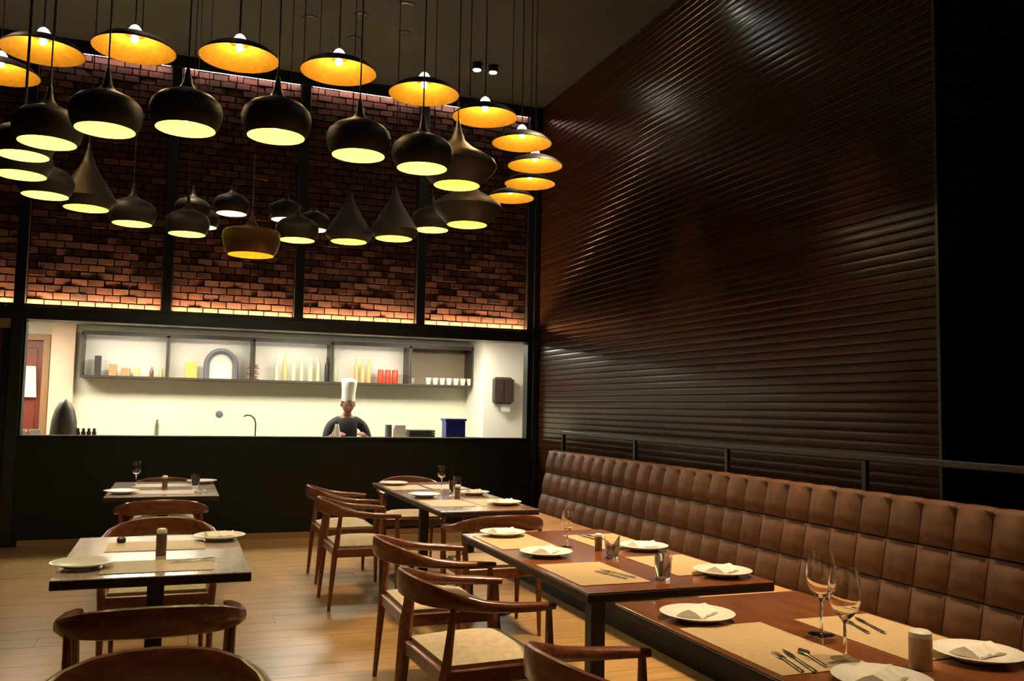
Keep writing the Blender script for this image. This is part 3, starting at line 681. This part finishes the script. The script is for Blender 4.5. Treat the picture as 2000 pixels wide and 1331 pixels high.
def prop(name, mb, m, x, y, z, label, cat, group=None, rz=0, smooth=True):
    o = mb.build(name, M[m], None, smooth, (x, y, z)); o.rotation_euler = (0, 0, rz); return tag(o, label, cat, group)
def X12(px): return -1.161+(px-160)*(4.071+1.161)/(945-160)
def xs(px, y): return X12(px)*y/12.0
for k, (px, w_, h_, m, lab) in enumerate(((190, 0.07, 0.24, 'darkgrey', 'dark upright box at the left'), (216, 0.09, 0.14, 'beige', 'taller beige box'), (238, 0.10, 0.10, 'beige', 'low beige box'), (257, 0.07, 0.12, 'orange', 'pale orange box'))):
    prop('box', MB().box(-w_/2, w_/2, -0.05, 0.05, 0, h_, 0.004), m, xs(px, YS), YS, ZS, 'small %s in the leftmost kitchen cabinet' % lab, 'box', None, 0, False)
bot = MB().lathe([(0.020, 0), (0.024, 0.01), (0.024, 0.07), (0.010, 0.10), (0.010, 0.12), (0.001, 0.122)], 14)
for px, lab in ((283, 'first'), (299, 'second'), (312, 'third')):
    prop('bottle', bot, 'brownglass' if px == 283 else 'orange', xs(px, YS), YS, ZS, 'little bottle at the right of the leftmost kitchen cabinet, %s of three' % lab, 'bottle', 'little bottles in the leftmost cabinet')
prop('box', MB().box(-0.07, 0.07, -0.05, 0.05, 0, 0.20, 0.004), 'yellow', xs(353, YS), YS, ZS, 'yellow box left of the grey arch in the second kitchen cabinet', 'box', None, 0, False)
ar = thing('arched_stand', 'grey arched stand with a white panel in the second kitchen cabinet', 'stand', (xs(407, YS), YS, ZS))
rr = 0.175; pts = [(-rr, 0, 0.0)]+[(rr*math.cos(a), 0, 0.17+rr*1.05*math.sin(a)) for a in [PI-PI*k/14 for k in range(15)]]+[(rr, 0, 0.0)]
MB().tube(pts, 0.036, 8, up=(0, 1, 0)).build('arch', M['grey'], ar, True)
vs = [(0, 0.02, 0)]; pp = [(x*0.86, 0.02, z*0.93) for x, _, z in pts]; vsb = [(x, 0.035, z) for x, _, z in pp]; k = len(pp)
MB().add(pp+vsb, [tuple(range(k)), tuple(range(2*k-1, k-1, -1))]+[(i, k+i, k+(i+1) % k, (i+1) % k) for i in range(k)]).build('panel', M['white'], ar)
rk = thing('spice_rack', 'small three-tier rack of tan tins right of the grey arch', 'rack', (xs(467, YS), YS, ZS))
for q in range(3):
    MB().box(-0.075, 0.075, -0.04, 0.04, 0.072*q, 0.072*q+0.008).build('tier', M['cabframe'], rk)
    for s_ in (-0.045, 0.0, 0.045): MB().lathe([(0.018, 0.072*q+0.0085), (0.018, 0.072*q+0.055)], 10, (s_, 0, 0)).build('tin', M['beige'], rk, True)
tall = MB().lathe([(0.026, 0), (0.03, 0.01), (0.03, 0.22), (0.012, 0.27), (0.012, 0.32), (0.001, 0.322)], 14)
ords = ['first', 'second', 'third', 'fourth', 'fifth', 'sixth', 'seventh', 'eighth', 'ninth']
for k in range(8):
    prop('bottle', tall, ['pale', 'orange', 'pale', 'pale', 'cream', 'pale', 'darkgrey', 'pale'][k], xs(512+k*16.5, YS), YS+(k % 2)*0.03, ZS, 'tall pale bottle in the third kitchen cabinet, %s from the left' % ords[k], 'bottle', 'tall bottles in the third cabinet')
for k in range(3):
    prop('bottle', tall, 'orange', xs(672+k*13, YS), YS+0.05, ZS, 'tall pale orange bottle in the fourth kitchen cabinet, %s from the left' % ords[k], 'bottle', 'orange bottles in the fourth cabinet')
tin = MB().lathe([(0.040, 0), (0.042, 0.004), (0.042, 0.165), (0.039, 0.17), (0.039, 0.185), (0.001, 0.187)], 16)
for k in range(3):
    prop('tin', tin, 'red', xs(721+k*15, YS), YS, ZS, 'bright red tin in the fourth kitchen cabinet, %s from the left' % ords[k], 'tin', 'red tins')
for k in range(3):
    prop('bowl', MB().lathe([(0.03, 0), (0.065, 0.035), (0.062, 0.037), (0.028, 0.008), (0.001, 0.008)], 16, cap=False), 'china', xs(785, YS), YS, ZS+k*0.022, 'pale bowl at the right of the fourth kitchen cabinet, %s of its stack' % ('bottom', 'middle', 'top')[k], 'bowl', 'stacked pale bowls')
cupb = MB().lathe([(0.024, 0), (0.030, 0.01), (0.040, 0.075), (0.038, 0.075), (0.028, 0.014), (0.001, 0.012)], 16, cap=False)
for k in range(8):
    t = thing('cup', 'white cup on the unlit rightmost kitchen shelf, %s from the left' % ords[k], 'cup', (xs(823+k*15.2, 11.72), 11.72, ZS), group='white cups on the unlit shelf')
    cupb.build('bowl', M['china'], t, True); t.scale = (1.1, 1.1, 1.25); t.rotation_euler = (0, 0, PI/2)
    MB().tube([(0.038, 0, 0.06), (0.056, 0, 0.052), (0.054, 0, 0.03), (0.034, 0, 0.026)], 0.005, 6).build('handle', M['china'], t, True)
# on the worktop: left end
YP = 10.15
prop('domed_container', MB().lathe([(0.125, 0), (0.13, 0.02), (0.12, 0.16), (0.095, 0.27), (0.055, 0.35), (0.015, 0.385), (0.001, 0.387)], 20), 'brown', -1.10, YP, ZK, 'dark brown dome-shaped container beside the pinkish pier', 'container')
for k, px in enumerate((158, 167, 176, 185)):
    prop('jar', MB().lathe([(0.020, 0), (0.022, 0.01), (0.022, 0.05), (0.014, 0.065), (0.014, 0.09), (0.001, 0.092)], 12), 'brown' if k % 2 else 'darkgrey', xs(px+5, YP), YP, ZK, 'tiny dark jar on the left of the kitchen worktop, %s from the left' % ords[k], 'jar', 'tiny dark jars')
prop('bottle', MB().lathe([(0.026, 0), (0.028, 0.01), (0.028, 0.13), (0.014, 0.16), (0.014, 0.19), (0.001, 0.192)], 14), 'pale', xs(297, YP), YP, ZK, 'grey green bottle standing alone on the kitchen worktop', 'bottle')
fa = thing('faucet', 'slender curved steel faucet in the middle of the kitchen worktop', 'faucet', (xs(477, YP), YP+0.05, ZK))
MB().lathe([(0.022, 0), (0.022, 0.012), (0.012, 0.02)], 14).build('base', M['steel'], fa, True)
MB().tube([(0, 0, 0.018), (0, 0, 0.16), (-0.015, 0, 0.21), (-0.05, 0, 0.245), (-0.10, 0, 0.25), (-0.13, 0, 0.235)], 0.009, 8, up=(0, 1, 0)).build('spout', M['steel'], fa, True)
prop('wall_socket', MB().lathe([(0.045, 0), (0.045, 0.012), (0.03, 0.02), (0.001, 0.02)], 16), 'grey', 0.49, KY, 1.27, 'round grey fitting on the tiled wall left of the faucet', 'fitting').rotation_euler = (PI/2, 0, 0)
prop('container', MB().lathe([(0.035, 0), (0.04, 0.01), (0.04, 0.16), (0.035, 0.165), (0.001, 0.165)], 16), 'grey', xs(741, YP), YP, ZK, 'grey cylinder container right of the cook', 'container')
prop('box', MB().box(-0.065, 0.065, -0.06, 0.06, 0, 0.165, 0.006), 'white', xs(763, YP), YP, ZK, 'white box between the grey cylinder and the dark tray stack', 'box', None, 0, False)
tr = thing('tray_stack', 'dark low tray stack on the worktop left of the blue crate', 'tray', (xs(808, YP), YP, ZK))
for q in range(4): MB().box(-0.155, 0.155, -0.11, 0.11, 0.028*q, 0.028*q+0.024, 0.006).build('tray', M['darkgrey'], tr)
bc = thing('crate', 'deep blue plastic crate near the right end of the worktop', 'crate', (xs(881, YP), YP, ZK))
MB().box(-0.12, 0.12, -0.09, 0.09, 0, 0.215, 0.008).build('body', M['blue'], bc)
MB().box(-0.132, 0.132, -0.102, 0.102, 0.2155, 0.245, 0.006).build('rim', M['blue'], bc)
for q in (0.05, 0.11, 0.165): MB().box(-0.10, 0.10, -0.098, -0.0905, q, q+0.018, 0.003).build('rib', M['blue'], bc)
for x, nm in ((xs(930, YP), 'right'), (xs(912, YP), 'left')):
    prop('bowl', MB().lathe([(0.025, 0), (0.05, 0.03), (0.048, 0.032), (0.022, 0.006), (0.001, 0.006)], 16, cap=False), 'china', x, YP, ZK, 'small white bowl beside the blue crate, %s one' % nm, 'bowl', 'small bowls by the crate')
dp = thing('towel_dispenser', 'dark brown paper towel dispenser on the white pier', 'dispenser', (4.06, 11.2, 1.47))
MB().box(-0.135, 0.135, -0.12, -0.001, 0.0, 0.36, 0.03).build('case', M['darkgrey'], dp, True)
MB().box(-0.135, -0.01, -0.126, -0.1205, 0.03, 0.33).build('door', M['brown'], dp); MB().box(0.01, 0.135, -0.126, -0.1205, 0.03, 0.33).build('door', M['brown'], dp)
MB().box(-0.02, 0.10, -0.08, -0.075, -0.10, -0.001).build('paper', M['white'], dp)
tw = thing('towel', 'white towel hanging on the red kitchen door', 'towel', (-1.70, KY-0.10, 1.44))
MB().tube([(-0.10, 0, 0.37), (0.07, 0, 0.37)], 0.008).build('hanger', M['steel'], tw)
vs = []
for i in range(9):
    for j in range(5):
        u = i/8; v = j/4; vs.append((-0.085+0.15*u*(1+0.15*(1-v))+0.01, -0.012+0.01*math.sin(u*14), 0.37*v))
fs = [(i*5+j, (i+1)*5+j, (i+1)*5+j+1, i*5+j+1) for i in range(8) for j in range(4)]
k = len(vs); vs += [(x, y-0.006, z) for x, y, z in vs]; fs += [(k+a, k+d, k+c, k+b) for a, b, c, d in fs]
MB().add(vs, fs).build('cloth', M['white'], tw, True)
for k, (x, m, lab) in enumerate(((-1.575, 'china', 'left'), (-1.49, 'kpink', 'left'), (-1.36, 'china', 'right'))):
    prop('bowl', MB().lathe([(0.03, 0), (0.058, 0.04), (0.056, 0.075), (0.052, 0.075), (0.028, 0.012), (0.001, 0.01)], 16, cap=False), m, x if k else -1.39, 10.35 if not k else 10.15+k*0.0, ZK, 'deep bowl below the red kitchen door, %s one' % lab, 'bowl', 'bowls below the red door') if k != 0 else None

# ---------------------------------------------------------------- cook
def skin_obj(name, chains, m, parent, sub=2):
    """chains: list of lists of (point, radius); chains share joints when points are equal"""
    vs = []; rad = []; es = []; idx = {}
    for ch in chains:
        prev = None
        for p, r_ in ch:
            key = tuple(round(c, 4) for c in p)
            if key not in idx: idx[key] = len(vs); vs.append(p); rad.append(r_)
            i = idx[key]
            if prev is not None: es.append((prev, i))
            prev = i
    me = bpy.data.meshes.new(name); me.from_pydata(vs, es, []); me.update()
    o = bpy.data.objects.new(name, me); COL.objects.link(o); o.parent = parent
    md = o.modifiers.new('skin', 'SKIN'); md.use_smooth_shade = True
    sv = me.skin_vertices[0].data if me.skin_vertices else None
    if sv is None:
        bpy.context.view_layer.objects.active = o
    for i, r_ in enumerate(rad):
        rr_ = r_ if hasattr(r_, '__len__') else (r_, r_)
        me.skin_vertices[0].data[i].radius = rr_
        me.skin_vertices[0].data[i].use_root = (i == 0)
    sd = o.modifiers.new('sub', 'SUBSURF'); sd.levels = sub; sd.render_levels = sub
    dg = bpy.context.evaluated_depsgraph_get(); ev = o.evaluated_get(dg); nm = bpy.data.meshes.new_from_object(ev)
    o.modifiers.clear(); o.data = nm; nm.materials.clear(); nm.materials.append(m)
    nm.polygons.foreach_set('use_smooth', [True]*len(nm.polygons))
    return o
ck = thing('person', 'cook in a tall white hat and dark jacket bending over the kitchen worktop', 'person', (1.90, 10.74, 0))
def V(x, y, z): return (x, y, z)
hip = V(0, 0.04, 0.80); belly = V(0, 0.02, 0.95); chest = V(0, -0.03, 1.10); up = V(0, -0.05, 1.20); nk = V(0, -0.07, 1.29); hd0 = V(0, -0.09, 1.35)
def arm(s):
    return [(up, 0.105), (V(s*0.10, -0.05, 1.215), 0.065), (V(s*0.185, -0.06, 1.185), 0.056), (V(s*0.235, -0.09, 1.08), 0.046), (V(s*0.25, -0.13, 0.985), 0.040)]
fore = lambda s: [(V(s*0.25, -0.13, 0.985), 0.040), (V(s*0.20, -0.22, 1.04), 0.036), (V(s*0.14, -0.30, 1.085), 0.026), (V(s*0.125, -0.335, 1.09), (0.030, 0.018)), (V(s*0.115, -0.37, 1.085), (0.034, 0.014))]
def fingers(s):
    out = []; palm = V(s*0.115, -0.37, 1.085); wrist = V(s*0.125, -0.335, 1.09)
    for q, (dx, ln) in enumerate(((-0.026, 0.062), (-0.009, 0.072), (0.009, 0.068), (0.026, 0.054))):
        bx = s*0.115+dx
        out.append([(palm, (0.034, 0.014)), (V(bx, -0.385, 1.083), 0.009), (V(bx, -0.385-ln*0.5, 1.076), 0.0085), (V(bx, -0.385-ln*0.85, 1.060), 0.007)])
    out.append([(wrist, (0.030, 0.018)), (V(s*0.115-s*0.034, -0.355, 1.080), 0.010), (V(s*0.115-s*0.052, -0.385, 1.068), 0.008)])
    return out
leg = lambda s: [(hip, 0.13), (V(s*0.09, 0.04, 0.74), 0.09), (V(s*0.10, 0.02, 0.44), 0.060), (V(s*0.10, 0.05, 0.10), 0.042), (V(s*0.10, 0.04, 0.055), 0.045), (V(s*0.11, -0.10, 0.035), 0.032)]
ch = [[(hip, 0.13), (belly, 0.125), (chest, 0.135), (up, 0.105), (nk, 0.05), (hd0, 0.065)], leg(1), leg(-1), arm(1), arm(-1), fore(1), fore(-1)]+fingers(1)+fingers(-1)
skin_obj('body', ch, M['skin'], ck)
# head: a shaped ovoid with brow, nose, chin
def head():
    seg, rg = 20, 16; vs = []; fs = []
    for i in range(rg+1):
        th = PI*i/rg; z = math.cos(th); r = math.sin(th)
        for k in range(seg):
            a = 2*PI*k/seg; x = r*math.cos(a)*0.074; y_ = r*math.sin(a)*0.090; zz = z*0.115
            if zz < -0.02: x *= 1-0.30*((-zz-0.02)/0.095); y_ *= 1-0.12*((-zz-0.02)/0.095)
            if y_ < -0.05 and abs(x) < 0.02 and -0.045 < zz < 0.005: y_ -= 0.020*(1-abs(x)/0.02)
            if y_ < -0.05 and 0.012 < abs(x) < 0.045 and 0.0 < zz < 0.022: y_ += 0.007
            vs.append((x, y_, zz))
    for i in range(rg):
        for k in range(seg): fs.append((i*seg+k, i*seg+(k+1) % seg, (i+1)*seg+(k+1) % seg, (i+1)*seg+k))
    return MB().add(vs, fs)
hc = Vector((0, -0.105, 1.42))
hd = head().build('head', M['skin'], ck, True, hc); hd.rotation_euler = (0.22, 0, 0)
eye = MB()
for s in (-1, 1): eye.sphere((s*0.029, -0.078, 0.010), 0.0105, 10, 6)
eye.build('eyes', M['hair'], hd, True)
MB().sweep([(-0.024, -0.078, -0.058), (0, -0.086, -0.058), (0.024, -0.078, -0.058)], [(0.004, 0.003), (0.007, 0.006), (0.004, 0.003)], 8).build('mouth', M['redwood'], hd, True)
er = MB()
for s in (-1, 1): er.sphere((s*0.074, 0.005, -0.002), 0.018, 8, 6, 1.5)
er.build('ears', M['skin'], hd, True)
hr = MB().lathe([(0.080, -0.01), (0.082, 0.03), (0.074, 0.075), (0.05, 0.105), (0.001, 0.118)], 20, (0, 0.014, 0)); hr.build('hair', M['hair'], hd, True)
hat = MB().lathe([(0.078, 0.052), (0.082, 0.055), (0.080, 0.15), (0.088, 0.22), (0.094, 0.27), (0.086, 0.300), (0.05, 0.315), (0.001, 0.315)], 24, (0, 0.012, 0))
ht = hat.build('chef_hat', M['white'], hd, True)
# jacket with sleeves, apron, trousers, shoes
arm2 = lambda s: [(up, 0.120), (V(s*0.105, -0.05, 1.215), 0.076), (V(s*0.188, -0.06, 1.185), 0.067), (V(s*0.238, -0.09, 1.08), 0.058), (V(s*0.252, -0.13, 0.985), 0.052), (V(s*0.215, -0.195, 1.025), 0.046)]
skin_obj('jacket', [[(V(0, 0.04, 0.74), 0.145), (V(0, 0.03, 0.86), 0.142), (chest, 0.150), (up, 0.120), (V(0, -0.065, 1.262), 0.062)], arm2(1), arm2(-1)], M['jacket'], ck)
skin_obj('trousers', [[(V(0, 0.04, 0.80), 0.140), (V(0, 0.04, 0.78), 0.14)], [(V(0, 0.04, 0.80), 0.140), (V(0.09, 0.04, 0.72), 0.100), (V(0.10, 0.02, 0.44), 0.072), (V(0.10, 0.05, 0.12), 0.058)], [(V(0, 0.04, 0.80), 0.140), (V(-0.09, 0.04, 0.72), 0.100), (V(-0.10, 0.02, 0.44), 0.072), (V(-0.10, 0.05, 0.12), 0.058)]], M['darkgrey'], ck)
for s in (-1, 1): skin_obj('shoe', [[(V(s*0.10, 0.09, 0.042), 0.042), (V(s*0.10, 0.0, 0.045), 0.046), (V(s*0.11, -0.12, 0.036), 0.034)]], M['hair'], ck)
cl = thing('towel', 'white cloth held by the cook at the left arm', 'cloth', (1.71, 10.27, ZK))
vs = []; fs = []
for i in range(7):
    for j in range(5):
        u = i/6-0.5; v = j/4
        vs.append((u*0.07*(1.6-v), 0.012*math.sin(i*2.1)-0.02*v, 0.002+0.16*v))
fs = [(i*5+j, (i+1)*5+j, (i+1)*5+j+1, i*5+j+1) for i in range(6) for j in range(4)]
k = len(vs); vs += [(x, y-0.008, z) for x, y, z in vs]; fs += [(k+a, k+d, k+c, k+b) for a, b, c, d in fs]
MB().add(vs, fs).build('fold', M['white'], cl, True)
